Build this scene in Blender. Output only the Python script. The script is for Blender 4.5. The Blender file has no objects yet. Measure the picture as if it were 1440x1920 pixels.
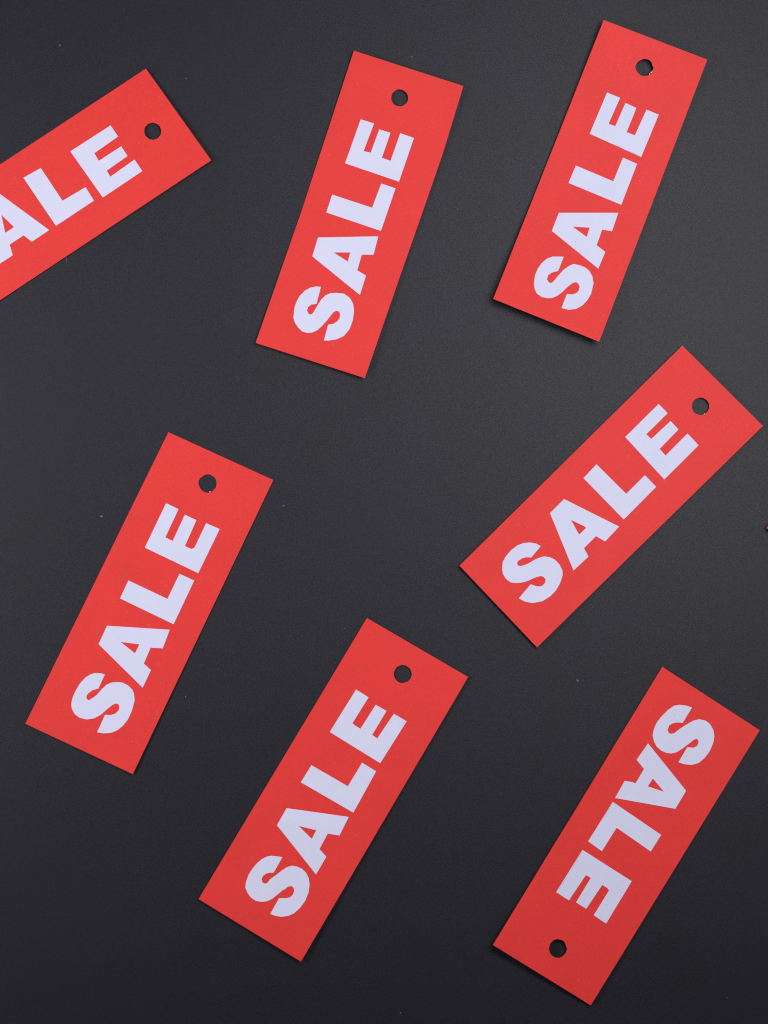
import bpy, math, random
from mathutils import Vector, geometry, noise

random.seed(7)
scene = bpy.context.scene
COL = scene.collection

# ------------------------------------------------------------------ camera
S = 0.00025                 # metres per photograph pixel on the table plane
CAM_H = 1.2                 # height of the camera above the table


def px(x, y):
    """a point of the photograph, on the table plane, in metres"""
    return Vector(((x - 720.0) * S, (960.0 - y) * S))


cam_data = bpy.data.cameras.new("camera")
cam_data.sensor_fit = 'VERTICAL'
cam_data.sensor_height = 24.0
cam_data.lens = 24.0 * CAM_H / (1920 * S)
cam_data.clip_start = 0.05
cam_data.clip_end = 50.0
cam = bpy.data.objects.new("camera", cam_data)
cam.location = (0, 0, CAM_H)
COL.objects.link(cam)
scene.camera = cam

# ------------------------------------------------------------------ light (a copy stand: two softboxes and a dim studio)
world = bpy.data.worlds.new("World")
scene.world = world
world.use_nodes = True
bg = world.node_tree.nodes["Background"]
bg.inputs[0].default_value = (0.93, 0.95, 1.0, 1)
bg.inputs[1].default_value = 0.045


def softbox(name, loc, target, sx, sy, watts, colour):
    d = bpy.data.lights.new(name, 'AREA')
    d.shape = 'RECTANGLE'
    d.size, d.size_y = sx, sy
    d.energy = watts
    d.color = colour
    o = bpy.data.objects.new(name, d)
    o.location = loc
    o.rotation_euler = (Vector(target) - Vector(loc)).to_track_quat('-Z', 'Y').to_euler()
    COL.objects.link(o)
    return o


softbox("softbox_right", (0.23, 0.17, 0.68), (0.05, 0.08, 0), 0.38, 0.20, 3.45, (0.965, 0.945, 1.0))
softbox("softbox_left", (-0.58, 0.05, 0.60), (-0.12, 0.0, 0), 0.24, 0.30, 3.65, (0.965, 0.945, 1.0))

scene.view_settings.view_transform = 'Standard'
scene.view_settings.look = 'None'
scene.view_settings.exposure = 0.0
scene.view_settings.gamma = 1.0
scene.render.resolution_x = 768
scene.render.resolution_y = 1024
scene.cycles.max_bounces = 6
scene.cycles.filter_width = 1.15


# ------------------------------------------------------------------ materials
def new_mat(name):
    m = bpy.data.materials.new(name)
    m.use_nodes = True
    return m, m.node_tree.nodes, m.node_tree.links, m.node_tree.nodes["Principled BSDF"]


def paper(name, base, rough, spec, grain, grain_scale, bump, mottle=None, light_specks=None, dark_specks=None,
          specks_amount=(0.74, 0.80), dark_amount=(0.76, 0.80), tint=None, sheen_grain=0.0):
    """matt paper: fibre grain, soft mottling, the odd pale and dark fibre"""
    m, n, l, b = new_mat(name)
    co = n.new('ShaderNodeTexCoord')
    info = n.new('ShaderNodeObjectInfo')
    wmul = n.new('ShaderNodeMath'); wmul.operation = 'MULTIPLY'; wmul.inputs[1].default_value = 53.0
    l.new(info.outputs['Random'], wmul.inputs[0])

    def noise_tex(scale, detail=2.0, rough_=0.55):
        t = n.new('ShaderNodeTexNoise')
        t.noise_dimensions = '4D'
        t.inputs['Scale'].default_value = scale
        t.inputs['Detail'].default_value = detail
        t.inputs['Roughness'].default_value = rough_
        l.new(co.outputs['Object'], t.inputs['Vector'])
        l.new(wmul.outputs[0], t.inputs['W'])
        return t

    def map_range(src, a0, a1, b0, b1):
        r = n.new('ShaderNodeMapRange')
        for k, v in zip(('From Min', 'From Max', 'To Min', 'To Max'), (a0, a1, b0, b1)):
            r.inputs[k].default_value = v
        l.new(src, r.inputs['Value'])
        return r.outputs['Result']

    def mix(kind, fac, a, c):
        x = n.new('ShaderNodeMix'); x.data_type = 'RGBA'; x.blend_type = kind
        if isinstance(fac, float):
            x.inputs[0].default_value = fac
        else:
            l.new(fac, x.inputs[0])
        for sock, v in ((x.inputs[6], a), (x.inputs[7], c)):
            if isinstance(v, tuple):
                sock.default_value = (*v, 1)
            else:
                l.new(v, sock)
        return x.outputs[2]

    g = noise_tex(grain_scale, 3.0, 0.65)
    lo = tuple(c * (1 - grain) for c in base)
    hi = tuple(min(1, c * (1 + grain)) for c in base)
    col = mix('MIX', map_range(g.outputs['Fac'], 0.30, 0.70, 0, 1), lo, hi)
    if mottle:
        mt = noise_tex(mottle[0], 2.0, 0.5)
        f = map_range(mt.outputs['Fac'], 0.3, 0.7, 1 - mottle[1], 1 + mottle[1])
        gm = n.new('ShaderNodeCombineColor')
        for i in range(3):
            l.new(f, gm.inputs[i])
        col = mix('MULTIPLY', 1.0, col, gm.outputs[0])
    if tint:
        tt = noise_tex(tint[0], 2.0, 0.5)
        col = mix('MULTIPLY', 1.0, col, mix('MIX', map_range(tt.outputs['Fac'], 0.44, 0.56, 0, 1), tint[1], tint[2]))
    if light_specks:
        ls = noise_tex(light_specks[0], 1.0, 0.5)
        col = mix('MIX', map_range(ls.outputs['Fac'], *specks_amount, 0, light_specks[2]), col, light_specks[1])
    if dark_specks:
        ds = noise_tex(dark_specks[0], 1.0, 0.5)
        col = mix('MIX', map_range(ds.outputs['Fac'], *dark_amount, 0, dark_specks[2]), col, dark_specks[1])
    l.new(col, b.inputs['Base Color'])
    b.inputs['Roughness'].default_value = rough
    b.inputs['Specular IOR Level'].default_value = spec
    if sheen_grain:          # fibres of a black paper differ in gloss more than in colour
        s1 = map_range(g.outputs['Fac'], 0.25, 0.75, spec * (1 - sheen_grain), spec * (1 + sheen_grain))
        l.new(s1, b.inputs['Specular IOR Level'])
    bp = n.new('ShaderNodeBump')
    bp.inputs['Strength'].default_value = bump
    bp.inputs['Distance'].default_value = 0.0001
    l.new(g.outputs['Fac'], bp.inputs['Height'])
    l.new(bp.outputs['Normal'], b.inputs['Normal'])
    return m


M_BLACK = paper("black_paper", (0.0043, 0.0040, 0.0096), 0.53, 0.39, 0.45, 2300, 0.55, mottle=(35, 0.10),
                light_specks=(1300, (0.05, 0.05, 0.055), 0.6), dark_specks=(900, (0.001, 0.001, 0.002), 0.8),
                specks_amount=(0.76, 0.84), dark_amount=(0.70, 0.76),
                tint=(180, (0.93, 1.03, 1.02), (1.05, 0.97, 1.0)), sheen_grain=0.6)
M_RED = paper("red_card", (0.81, 0.038, 0.031), 0.60, 0.31, 0.10, 1700, 0.25, mottle=(60, 0.03),
              light_specks=(1200, (0.90, 0.16, 0.14), 0.55), dark_specks=(700, (0.25, 0.02, 0.02), 0.6),
              specks_amount=(0.70, 0.78), dark_amount=(0.79, 0.82))
M_EDGE = paper("red_card_cut_edge", (0.85, 0.16, 0.14), 0.85, 0.2, 0.25, 1500, 0.2)
M_WHITE = paper("white_paper", (0.72, 0.735, 0.905), 0.80, 0.25, 0.025, 1500, 0.2, mottle=(90, 0.02),
                dark_specks=(520, (0.30, 0.29, 0.36), 0.6), dark_amount=(0.79, 0.83))
M_GRAPHITE = paper("dark_line", (0.34, 0.115, 0.115), 0.6, 0.3, 0.4, 2500, 0.2)
M_PENCIL_SHADE = paper("pencil_and_shade_on_white", (0.42, 0.42, 0.50), 0.6, 0.3, 0.3, 2500, 0.2)
M_CHIP = paper("torn_paper_fibre", (0.80, 0.60, 0.60), 0.9, 0.2, 0.2, 2500, 0.2)
M_LINT = paper("pale_lint", (0.17, 0.165, 0.18), 0.9, 0.2, 0.2, 2500, 0.1)

# ------------------------------------------------------------------ the surface
me = bpy.data.meshes.new("backdrop")
E = 1.1
me.from_pydata([(-E, -E, 0), (E, -E, 0), (E, E, 0), (-E, E, 0)], [], [(0, 1, 2, 3)])
me.materials.append(M_BLACK)
backdrop = bpy.data.objects.new("backdrop", me)
backdrop["kind"] = "structure"
backdrop["label"] = "matt black paper sheet under the tags"
COL.objects.link(backdrop)


# ------------------------------------------------------------------ mesh helpers (all 2D work in photograph pixels)
def dense(pts, step):
    out = []
    n = len(pts)
    for i in range(n):
        a, b = Vector(pts[i]), Vector(pts[(i + 1) % n])
        k = max(1, int((b - a).length / step))
        for q in range(k):
            out.append(a.lerp(b, q / k))
    return out


def inside(p, poly):
    x, y = p
    c = False
    j = len(poly) - 1
    for i in range(len(poly)):
        xi, yi = poly[i]
        xj, yj = poly[j]
        if (yi > y) != (yj > y) and x < (xj - xi) * (y - yi) / (yj - yi) + xi:
            c = not c
        j = i
    return c


def sheet(name, loops, to3d, lift, thick, mats, parent, step=14.0, grid=0.0):
    """a cut sheet of paper: loops[0] is its outline, the others are openings; it follows the bend to3d"""
    loops = [dense(lp, step) for lp in loops]
    verts, edges = [], []
    for lp in loops:
        k = len(verts)
        verts += [Vector(p) for p in lp]
        edges += [(k + i, k + (i + 1) % len(lp)) for i in range(len(lp))]
    if grid:
        xs = [p[0] for p in loops[0]]
        ys = [p[1] for p in loops[0]]
        allp = list(verts)
        x = min(xs) + grid / 2
        while x < max(xs):
            y = min(ys) + grid / 2
            while y < max(ys):
                q = Vector((x, y))
                if inside(q, loops[0]) and not any(inside(q, h) for h in loops[1:]) \
                        and min((q - v).length_squared for v in allp) > (grid * 0.4) ** 2:
                    verts.append(q)
                y += grid
            x += grid
    v2, e2, f2, ov, oe, of = geometry.delaunay_2d_cdt(verts, edges, [], 0, 1e-4)
    tris = []
    for f in f2:
        c = (v2[f[0]] + v2[f[1]] + v2[f[2]]) / 3
        if inside(c, loops[0]) and not any(inside(c, h) for h in loops[1:]):
            a, b, d = (v2[i] for i in f)
            if (b - a).cross(d - a) > 0:      # photograph y runs down
                f = (f[0], f[2], f[1])
            tris.append(tuple(f))
    n = len(v2)
    top = [to3d(p, lift + thick) for p in v2]
    bot = [to3d(p, lift) for p in v2]
    count = {}
    for f in tris:
        for i in range(3):
            a, b = f[i], f[(i + 1) % 3]
            count[(a, b)] = 1
    rim = [(a, b) for (a, b) in count if (b, a) not in count]
    V = top + bot
    F = list(tris) + [(c + n, b + n, a + n) for a, b, c in tris]
    mi = [0] * len(F)
    # the cut edge has its own vertices so that it stays crisp
    idx = {}
    for a, b in rim:
        for q in (a, b):
            if q not in idx:
                idx[q] = (len(V), len(V) + 1)
                V.append(top[q])
                V.append(bot[q])
    for a, b in rim:
        F.append((idx[a][0], idx[a][1], idx[b][1], idx[b][0]))
        mi.append(1)
    m = bpy.data.meshes.new(name)
    m.from_pydata([tuple(v) for v in V], [], F)
    for mm in mats:
        m.materials.append(mm)
    m.polygons.foreach_set("material_index", mi)
    m.polygons.foreach_set("use_smooth", [k == 0 for k in mi])
    m.update()
    # the paper bends smoothly: its normals come from the bend itself
    up = []
    for p in v2:
        dx = to3d(p + Vector((3, 0)), lift) - to3d(p - Vector((3, 0)), lift)
        dy = to3d(p - Vector((0, 3)), lift) - to3d(p + Vector((0, 3)), lift)
        up.append(dx.cross(dy).normalized())
    ln = [None] * len(m.loops)
    for f in m.polygons:
        for li in f.loop_indices:
            vi = m.loops[li].vertex_index
            ln[li] = f.normal.copy() if vi >= 2 * n else (up[vi] if vi < n else -up[vi - n])
    m.normals_split_custom_set(ln)
    o = bpy.data.objects.new(name, m)
    o.parent = parent
    COL.objects.link(o)
    return o


CARD = 0.00042      # card thickness
PAPER = 0.00014     # thickness of the white letters


def make_tag(label, corners, hole, letters, lifts, edge_lift=(0, 0), power=2.2, mids=None,
             marks=(), chips=(), lines=(), hole_rough=0.35, rest=0.00004, hole_oval=1.0, seed=0):
    """corners: S end left, S end right, hole end right, hole end left as one reads the word (photograph pixels);
    lifts: how far those four corners rise off the table (mm); edge_lift: rise of the two long edges (mm)"""
    a, b, c, d = (Vector(p) for p in corners)
    ctr = (a + b + c + d) / 4
    ax = ((c + d) - (a + b)).normalized()
    length = ((c + d) / 2 - (a + b) / 2).length
    width = ((b + c) / 2 - (a + d) / 2).length
    ay = Vector((-ax.y, ax.x))
    if ay.dot((b + c) - (a + d)) < 0:
        ay = -ay
    o3 = px(*ctr)
    root = bpy.data.objects.new("sale_tag", None)
    root.empty_display_size = 0.02
    root.location = (o3.x, o3.y, 0)
    root.rotation_euler = (0, 0, math.atan2(-ax.y, ax.x))
    root["label"] = label
    root["category"] = "tag"
    root["group"] = "red paper sale tags"
    COL.objects.link(root)
    cosr, sinr = math.cos(-root.rotation_euler.z), math.sin(-root.rotation_euler.z)
    la, lb, lc, ld = (0.001 * q for q in lifts)
    e0, e1 = (0.001 * q for q in edge_lift)

    def bend(p):
        r = Vector(p) - ctr
        u = min(1.0, max(0.0, r.dot(ax) / length + 0.5))
        v = min(1.0, max(0.0, r.dot(ay) / width + 0.5))
        s_end = max(0.0, 1 - u / 0.75) ** power
        h_end = max(0.0, (u - 0.25) / 0.75) ** power
        side = e0 * (1 - v) ** 2 + e1 * v ** 2
        wob = 0.00004 * (1 + noise.noise(Vector((u * 2.1 + seed * 3.7, v * 1.3, seed))))
        return s_end * (la * (1 - v) + lb * v) + h_end * (ld * (1 - v) + lc * v) + side + wob

    def to3d(p, lift):
        z = bend(p) + rest + lift
        w = px(*p) * (1 - z / CAM_H) - o3
        return Vector((w.x * cosr - w.y * sinr, w.x * sinr + w.y * cosr, z))

    rnd = random.Random(seed)
    out = list(corners)
    if mids:
        out = []
        for i, q in enumerate(corners):
            out.append(q)
            out += mids.get(i, [])
    (hx, hy), hr = hole
    ring = []
    for k in range(30):
        t = 2 * math.pi * k / 30
        rr = hr + rnd.uniform(-1, 1) * hole_rough
        ring.append((hx + rr * math.cos(t), hy + rr * hole_oval * math.sin(t)))
    sheet("card", [out, ring], to3d, 0.0, CARD, (M_RED, M_EDGE), root, step=14.0, grid=16.0)
    top = CARD + 0.00002
    for ch, loops in letters:
        lp = [[Vector(p) for p in q] for q in loops]      # scissor cuts: straight snips
        o = sheet("letter", lp, to3d, top, PAPER, (M_WHITE, M_WHITE), root, step=12.0, grid=16.0)
        o["label"] = "white letter %s cut out of paper" % ch
    for (x0, y0, x1, y1) in marks:
        strip_mesh("pencil_mark", [((x0, y0), (x1, y1), 1.1),
                                   ((x0 - 4.5, y0 + 6), (x0 - 1.5, y0 - 1), 0.9)], to3d, top, M_GRAPHITE, root)
    for (x0, y0, x1, y1, w) in lines:
        strip_mesh("dark_line", [((x0, y0), (x1, y1), w)], to3d, top + PAPER + 0.00001, M_PENCIL_SHADE, root)  # pencil traces and smudges, plus edge shade drawn dark on the letters
    for (x, y, r) in chips:
        q = []
        for k in range(7):
            t = 2 * math.pi * k / 7
            rr = r * rnd.uniform(0.5, 1.1)
            q.append((x + rr * math.cos(t), y + rr * math.sin(t)))
        sheet("torn_fibre", [q], to3d, CARD - 0.00003, 0.00006, (M_CHIP, M_CHIP), root)
    return root


def strip_mesh(name, strokes, to3d, lift, mat, parent):
    V, F = [], []
    for (p, q, w) in strokes:
        p, q = Vector(p), Vector(q)
        d = (q - p).normalized()
        nrm = Vector((-d.y, d.x)) * w / 2
        k = 5
        base = len(V)
        for i in range(k + 1):
            m = p.lerp(q, i / k) + nrm * random.uniform(-0.5, 0.5)
            ww = 1 - 0.6 * abs(2 * i / k - 1)
            V += [to3d(m + nrm * ww, lift), to3d(m - nrm * ww, lift)]
        for i in range(k):
            F.append((base + 2 * i, base + 2 * i + 1, base + 2 * i + 3, base + 2 * i + 2))
    m = bpy.data.meshes.new(name)
    m.from_pydata([tuple(v) for v in V], [], F)
    m.materials.append(mat)
    o = bpy.data.objects.new(name, m)
    o.parent = parent
    COL.objects.link(o)
    return o


def view(ox, oy, k):
    """coordinates read in an enlarged view of the photograph"""
    def f(*pts):
        return [(ox + x / k, oy + y / k) for x, y in pts]
    return f


K = 1440 / 440
b1, b2 = view(460, 80, K), view(460, 400, K)
c1, c2 = view(900, 20, K), view(900, 340, K)
d1, d2 = view(1100, 640, 1440 / 340), view(840, 900, 1440 / 340)
e1, e2 = view(180, 790, 4), view(30, 1120, 4)
f1, f2 = view(540, 1140, 4), view(350, 1470, 4)
g1, g2 = view(1080, 1230, 4), view(900, 1550, 4)
a1 = view(0, 100, 1440 / 420)

# ------------------------------------------------------------------ top middle tag
make_tag("red sale tag at the top centre, between the cut-off tag and the curled one",
         [b2((63, 795))[0], b2((733, 1011))[0], b1((1338, 266))[0], b1((666, 49))[0]],
         (b1((947, 339))[0], 15.9),
         [('E', [b1((708, 470), (790, 496), (726, 665), (769, 675), (822, 532), (891, 553), (838, 706), (891, 725),
                    (951, 555), (1035, 585), (943, 853), (612, 740))]),
          ('L', [b1((533, 932), (778, 1013), (834, 864), (922, 894)) + b2((832, 108)) + b1((497, 1042))]),
          ('A', [b2((446, 148), (816, 141), (787, 254), (715, 254), (687, 350), (741, 382), (703, 501), (411, 264)),
                 b2((541, 240), (643, 240), (629, 296))]),
          ('S', [b2((464, 451), (435, 449), (400, 455), (365, 475), (335, 505), (315, 540), (301, 580), (295, 640),
                    (305, 672), (325, 702), (350, 725), (380, 734), (410, 732), (440, 718), (470, 692), (505, 652),
                    (540, 607), (557, 598), (575, 602), (582, 618), (578, 645), (565, 662), (540, 678), (508, 684),
                    (482, 780), (510, 781), (560, 773), (605, 752), (640, 710), (660, 655), (667, 600), (662, 555),
                    (640, 517), (605, 493), (560, 488), (520, 490), (490, 505), (465, 530), (440, 570), (415, 612),
                    (400, 622), (387, 615), (379, 596), (385, 575), (405, 560), (437, 555))])],
         lifts=(2.0, 3.2, 2.6, 1.8), edge_lift=(0.2, 0.7), seed=1,
         mids={1: b2((960, 355)) + b1((1085, 1047), (1215, 670)), 3: b1((340, 1047))})

# ------------------------------------------------------------------ top right tag
make_tag("red sale tag at the top right, its lower end curled up over a soft shadow",
         [c2((81, 721))[0], c2((731, 984))[0], c1((1395, 300))[0], c1((759, 57))[0]],
         (c1((1009, 348))[0], 16.2),
         [('E', [c1((780, 502), (860, 535), (789, 694), (830, 709), (893, 566), (960, 597), (900, 745), (950, 765),
                    (1022, 607), (1097, 638), (989, 898), (673, 755))]),
          ('L', [c1((588, 950), (818, 1047), (877, 902), (964, 940)) + c2((867, 144), (543, 10))]),
          ('A', [c2((484, 193), (849, 193), (810, 306), (750, 296), (716, 392), (769, 433), (726, 536), (441, 304)),
                 c2((568, 278), (673, 284), (655, 341))]),
          ('S', [c2((514, 462), (445, 462), (410, 475), (380, 500), (355, 535), (338, 575), (331, 625), (335, 660),
                    (350, 690), (380, 710), (415, 717), (445, 715), (475, 702), (505, 680), (540, 645), (570, 623),
                    (590, 618), (605, 630), (612, 648), (605, 672), (590, 687), (565, 694), (533, 692), (500, 777),
                    (545, 788), (590, 783), (630, 760), (660, 728), (682, 690), (697, 625), (690, 585), (672, 550),
                    (645, 528), (610, 514), (572, 507), (545, 520), (510, 545), (475, 585), (450, 615), (437, 625),
                    (422, 620), (411, 600), (418, 577), (440, 560), (480, 550))])],
         lifts=(8.5, 8.0, 5.0, 6.5), edge_lift=(0.9, 0.7), seed=2, hole_rough=0.8,
         chips=[(c1((1051, 378))[0][0], c1((1051, 378))[0][1], 1.6), (c1((1040, 388))[0][0], c1((1040, 388))[0][1], 1.1)],
         lines=[(*c1((835, 828))[0], *c1((880, 842))[0], 0.8), (*c1((905, 858))[0], *c1((985, 892))[0], 0.9),
                (*c1((1003, 668))[0], *c1((1008, 655))[0], 0.9)])

# ------------------------------------------------------------------ right middle tag
D_A = d2((922, 151), (1359, 370), (1248, 488), (1175, 446), (1080, 542), (1116, 608), (997, 719), (810, 263))
D_A_IN = d2((977, 316), (1090, 372), (1095, 383), (1041, 434))
D_S = d2((737, 525), (700, 505), (650, 496), (600, 500), (550, 520), (500, 558), (460, 605), (435, 650), (430, 705),
         (436, 745), (460, 785), (500, 814), (540, 818), (580, 816), (630, 803), (690, 775), (735, 762), (760, 770),
         (775, 790), (772, 815), (755, 835), (735, 845), (705, 845), (657, 828), (562, 940), (610, 965), (670, 978),
         (750, 962), (810, 925), (855, 880), (890, 820), (911, 755), (908, 715), (885, 670), (850, 633), (810, 613),
         (770, 607), (735, 613), (690, 632), (640, 662), (605, 676), (572, 685), (555, 678), (548, 660), (560, 640),
         (590, 622), (622, 613), (662, 615))
make_tag("red sale tag in the middle of the right side, tilted at about 45 degrees",
         [d2((91, 680))[0], d2((707, 1329))[0], d1((1400, 672))[0], d1((759, 34))[0]],
         (d1((904, 516))[0], 16.3),
         [('E', [d1((572, 497), (643, 571), (473, 738), (513, 775), (667, 632), (729, 700), (580, 854), (626, 907),
                    (801, 732), (889, 825), (617, 1097), (306, 760))]),
          ('L', [d1((78, 976), (314, 1211), (463, 1063), (552, 1155), (295, 1415)) + [(1094, 896.5)]]),
          ('A', [D_A, D_A_IN]), ('S', [D_S])],
         lifts=(2.4, 2.2, 2.4, 2.6), edge_lift=(0.5, 0.6), seed=3,
         marks=[(*d1((720, 1045))[0], *d1((745, 1018))[0]), (*d1((398, 1355))[0], *d1((422, 1335))[0]),
                (*d2((862, 200))[0], *d2((890, 172))[0]), (*d2((868, 885))[0], *d2((890, 850))[0])],
         lines=[(*d2((862, 780))[0], *d2((872, 798))[0], 0.9), (*d2((850, 848))[0], *d2((862, 835))[0], 0.8)],
         chips=[(*d1((936, 576))[0], 0.9)])

# ------------------------------------------------------------------ left lower tag
make_tag("red sale tag below the cut-off one, lying nearly flat on the black paper",
         [e2((70, 948))[0], e2((876, 1326))[0], e1((1330, 440))[0], e1((543, 81))[0]],
         (e1((838, 467))[0], 17.0),
         [('E', [e1((526, 613), (619, 659), (520, 870), (575, 897), (666, 700), (753, 741), (667, 936), (722, 960),
                    (740, 945), (826, 763), (928, 808), (767, 1139), (366, 947))]),
          ('L', [e1((243, 1193), (536, 1332), (626, 1143), (737, 1194)) + e2((1182, 202)) + e1((180, 1328))]),
          ('A', [e2((683, 213), (1153, 243), (1101, 383), (1010, 377), (959, 497), (1012, 546), (950, 678), (619, 351)),
                 e2((785, 335), (925, 352), (893, 420))]),
          ('S', [e2((667, 577), (635, 570), (595, 567), (560, 577), (520, 602), (480, 645), (445, 705), (425, 750),
                    (414, 800), (418, 835), (440, 875), (475, 903), (530, 916), (585, 908), (635, 882), (680, 842),
                    (725, 805), (750, 796), (768, 802), (776, 825), (768, 850), (745, 872), (710, 883), (668, 881),
                    (608, 1012), (655, 1020), (710, 1017), (755, 1000), (800, 965), (840, 915), (870, 850), (890, 775),
                    (885, 720), (870, 690), (840, 660), (800, 640), (760, 635), (715, 640), (680, 655), (640, 692),
                    (605, 733), (575, 755), (545, 772), (530, 762), (528, 742), (540, 722), (575, 695), (618, 685))])],
         lifts=(0.8, 1.4, 0.15, 0.05), edge_lift=(0.0, 0.1), seed=4, hole_rough=0.7,
         marks=[(*e1((404, 778))[0], *e1((424, 715))[0]), (*e1((210, 1185))[0], *e1((236, 1118))[0]),
                (*e2((618, 255))[0], *e2((655, 180))[0]), (*e2((385, 735))[0], *e2((416, 668))[0])],
         chips=[(*e1((856, 528))[0], 1.4), (*e1((724, 957))[0], 1.1)])

# ------------------------------------------------------------------ bottom centre tag
make_tag("red sale tag at the bottom centre, hole end towards the upper right",
         [f2((89, 863))[0], f2((857, 1332))[0], f1((1351, 517))[0], f1((592, 75))[0]],
         (f1((860, 495))[0], 16.8),
         [('E', [f1((511, 611), (604, 671), (484, 863), (500, 880), (543, 906), (658, 726), (739, 772), (631, 952),
                    (669, 979), (794, 793), (890, 850), (692, 1164), (313, 930))]),
          ('L', [f1((176, 1179), (449, 1337), (556, 1160), (661, 1225)) + f2((1250, 215)) + f1((96, 1307))]),
          ('A', [f2((750, 181), (1216, 247), (1146, 386), (1058, 372), (996, 488), (1048, 546), (970, 678), (677, 309)),
                 f2((841, 315), (973, 347), (938, 412))]),
          ('S', [f2((719, 548), (635, 538), (600, 545), (560, 566), (520, 602), (490, 640), (462, 685), (445, 735),
                    (440, 775), (455, 815), (480, 850), (520, 877), (560, 884), (600, 880), (640, 862), (680, 830),
                    (720, 797), (740, 788), (758, 770), (785, 765), (802, 778), (806, 803), (795, 832), (775, 850),
                    (745, 857), (693, 856), (627, 974), (665, 989), (710, 996), (760, 990), (805, 970), (850, 930),
                    (890, 875), (915, 810), (922, 750), (915, 705), (895, 665), (865, 636), (830, 620), (790, 612),
                    (750, 625), (715, 648), (670, 683), (625, 715), (605, 742), (588, 748), (568, 738), (562, 712),
                    (572, 690), (595, 672), (625, 665), (652, 665))])],
         lifts=(1.4, 2.6, 1.2, 0.5), edge_lift=(0.05, 0.45), seed=5,
         marks=[(*f1((383, 778))[0], *f1((408, 725))[0]), (*f1((150, 1165))[0], *f1((175, 1118))[0]),
                (*f2((690, 210))[0], *f2((715, 160))[0]), (*f2((425, 642))[0], *f2((448, 605))[0])],
         lines=[(*f1((850, 893))[0], *f1((878, 850))[0], 0.7), (*f1((332, 925))[0], *f1((360, 880))[0], 0.6)])

# ------------------------------------------------------------------ bottom right tag (upside down)
make_tag("upside-down red sale tag at the bottom right, its hole at the lower left",
         [g1((1378, 557))[0], g1((647, 81))[0], g2((97, 887))[0], g2((831, 1340))[0]],
         (g2((584, 914))[0], 16.6),
         [('S', [g1((870, 387), (830, 373), (780, 366), (735, 373), (690, 405), (640, 455), (605, 500), (585, 545),
                    (575, 595), (585, 640), (605, 680), (640, 710), (680, 727), (715, 731), (755, 722), (800, 693),
                    (850, 655), (885, 628), (903, 620), (917, 632), (918, 655), (905, 678), (880, 688), (835, 684),
                    (768, 797), (815, 812), (870, 817), (920, 802), (965, 765), (1005, 710), (1030, 650), (1038, 600),
                    (1030, 555), (1005, 510), (970, 484), (925, 474), (880, 485), (835, 510), (780, 545), (740, 577),
                    (715, 585), (695, 577), (687, 555), (700, 520), (725, 505), (755, 498), (800, 502))]),
          ('A', [g1((541, 655), (826, 1011), (745, 1146), (293, 1065), (365, 937), (420, 945), (447, 955), (510, 848),
                    (455, 778)), g1((577, 919), (660, 1018), (538, 978))]),
          ('L', [g1((276, 1094), (639, 1342)) + g2((1281, 186), (1025, 8), (914, 184), (811, 110))]),
          ('E', [g2((769, 174), (1138, 409), (946, 727), (853, 665), (969, 476), (960, 470), (958, 462), (917, 437),
                    (797, 616), (720, 568), (831, 385), (795, 362), (667, 553), (571, 491))])],
         lifts=(0.3, 0.6, 6.0, 2.4), edge_lift=(0.1, 1.2), seed=6, hole_oval=1.05, hole_rough=0.5,
         lines=[(*g1((268, 1115))[0], *g1((190, 1240))[0], 0.7), (*g2((757, 203))[0], *g2((690, 318))[0], 0.7),  # L and E strokes: shade along their left edges, drawn as dark lines
                (*g2((650, 378))[0], *g2((592, 472))[0], 0.7), (*g1((735, 440))[0], *g1((741, 450))[0], 1.6),
                (*g1((828, 742))[0], *g1((832, 754))[0], 1.3), (*g1((687, 988))[0], *g1((692, 994))[0], 1.5)])

# ------------------------------------------------------------------ tag cut off by the left edge
# its hidden S and the hidden half of its A are cut to the same pattern as those of the right middle tag
p0, p1 = Vector(D_A[1]), Vector(D_A[5])
q0, q1 = Vector(a1((316, 1136))[0]), Vector(a1((82, 1298))[0])
dp, dq = p1 - p0, q1 - q0
sc = dq.length / dp.length
an = math.atan2(dq.y, dq.x) - math.atan2(dp.y, dp.x)
ca, sa = math.cos(an) * sc, math.sin(an) * sc


def same_cut(p):
    r = Vector(p) - p0
    return (q0.x + r.x * ca - r.y * sa, q0.y + r.x * sa + r.y * ca)


top_, right_ = Vector(a1((938, 98))[0]), Vector(a1((1358, 688))[0])
far_l = top_ + 577 * Vector((-0.8355, 0.5496))
far_r = right_ + 577 * Vector((-0.8338, 0.5520))
A_out = [same_cut(p) for p in D_A]
A_out[1:6] = a1((316, 1136), (205, 1211), (152, 1170), (62, 1229), (82, 1298))
make_tag("red sale tag cut off by the left edge, only its letters ALE showing",
         [tuple(far_l), tuple(far_r), tuple(right_), tuple(top_)],
         (a1((982, 501))[0], 16.0),
         [('E', [a1((711, 463), (759, 535), (606, 642), (636, 691), (779, 597), (820, 660), (686, 754), (709, 793),
                    (865, 683), (915, 757), (661, 927), (452, 630))]),
          ('L', [a1((262, 737), (402, 948), (550, 860), (604, 947), (360, 1109), (150, 800))]),
          ('A', [A_out, [same_cut(D_A_IN[0])] + a1((90, 1117), (34, 1154))]),
          ('S', [[same_cut(p) for p in D_S]])],
         lifts=(0.3, 0.3, 2.2, 1.4), edge_lift=(0.0, 0.5), seed=7)

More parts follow.
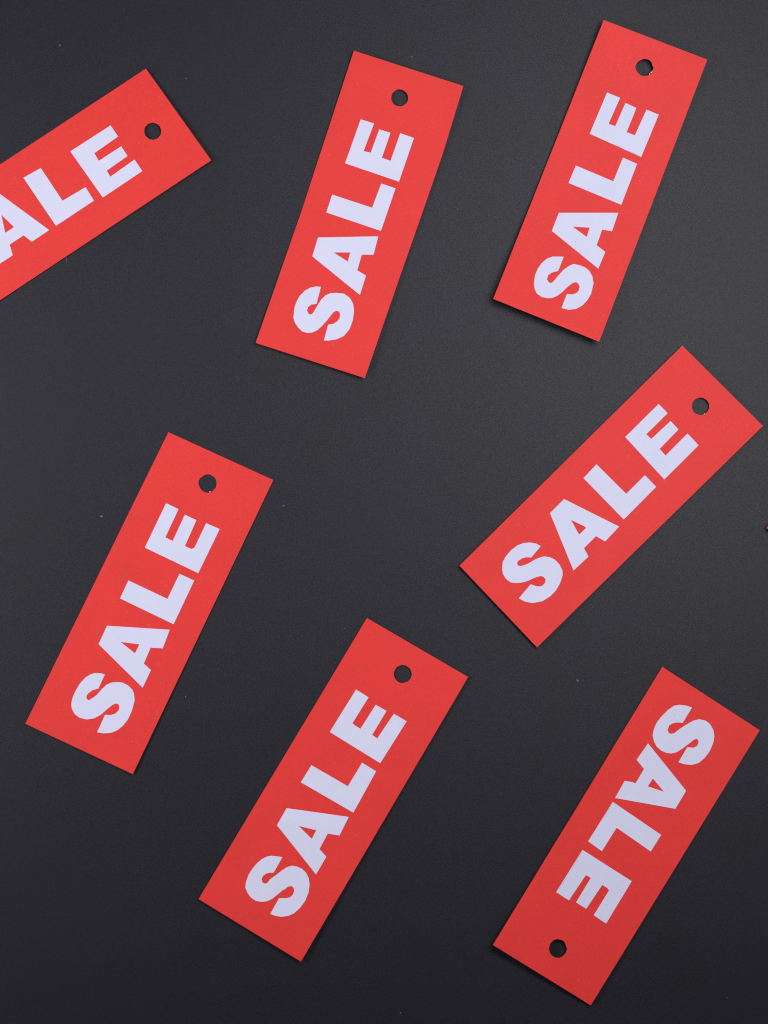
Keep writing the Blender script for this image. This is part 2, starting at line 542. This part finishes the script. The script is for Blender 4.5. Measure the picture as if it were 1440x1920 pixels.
# ------------------------------------------------------------------ the tag whose corner just enters on the right
k0 = Vector((1437.2, 990.0))
ux, uy = Vector((0.80, 0.60)), Vector((0.60, -0.80))
make_tag("red paper tag of which only a corner tip shows at the right edge",
         [tuple(k0 + uy * 212), tuple(k0), tuple(k0 + ux * 575), tuple(k0 + uy * 212 + ux * 575)],
         (tuple(k0 + uy * 106 + ux * 520), 16.2), [], lifts=(0.8, 4.5, 0.4, 0.4), edge_lift=(0.1, 0.2), seed=8)

# ------------------------------------------------------------------ dust and lint on the black paper
V, F = [], []
rnd = random.Random(21)
spots = [(112, 85, 1.6), (772, 106, 1.5), (1083, 1276, 1.6), (532, 948, 1.3), (646, 1178, 1.0), (348, 1306, 1.1),
         (1280, 285, 1.2), (349, 147, 1.0), (190, 968, 1.8), (751, 1899, 1.2), (1363, 1870, 1.2), (858, 392, 1.0)]
spots += [(rnd.uniform(-60, 1500), rnd.uniform(-60, 1980), rnd.uniform(0.3, 0.55)) for _ in range(22)]
for x, y, r in spots:
    base = len(V)
    w = px(x, y)
    n = 6
    st = rnd.uniform(1.0, 1.8)
    t0 = rnd.uniform(0, 6.28)
    for k in range(n):
        t = 2 * math.pi * k / n
        rr = r * S * rnd.uniform(0.7, 1.2)
        dx, dy = rr * st * math.cos(t), rr * math.sin(t)
        V.append((w.x + dx * math.cos(t0) - dy * math.sin(t0), w.y + dx * math.sin(t0) + dy * math.cos(t0), 0.00001))
    V.append((w.x, w.y, 0.00001 + r * S * 0.6))
    F += [(base + k, base + (k + 1) % n, base + n) for k in range(n)]
m = bpy.data.meshes.new("dust")
m.from_pydata(V, [], F)
m.materials.append(M_LINT)
o = bpy.data.objects.new("dust", m)
o["kind"] = "stuff"
o["label"] = "fine pale dust specks on the black paper"
COL.objects.link(o)

cu = [(124.0, 482, 0.9), (124.6, 486, 1.0), (125.6, 489, 0.9), (125.2, 491.5, 0.7)]
V, F = [], []
for i, (x, y, r) in enumerate(cu):
    w = px(x, y)
    for k in range(6):
        t = 2 * math.pi * k / 6
        V.append((w.x + r * 0.55 * S * math.cos(t), w.y, 0.00016 + r * 0.55 * S * math.sin(t)))
    if i:
        for k in range(6):
            F.append(((i - 1) * 6 + k, (i - 1) * 6 + (k + 1) % 6, i * 6 + (k + 1) % 6, i * 6 + k))
m = bpy.data.meshes.new("lint_thread")
m.from_pydata(V, [], F)
m.materials.append(M_LINT)
o = bpy.data.objects.new("lint_thread", m)
o["label"] = "tiny pale lint thread on black paper under the cut-off tag"
o["category"] = "lint"
COL.objects.link(o)
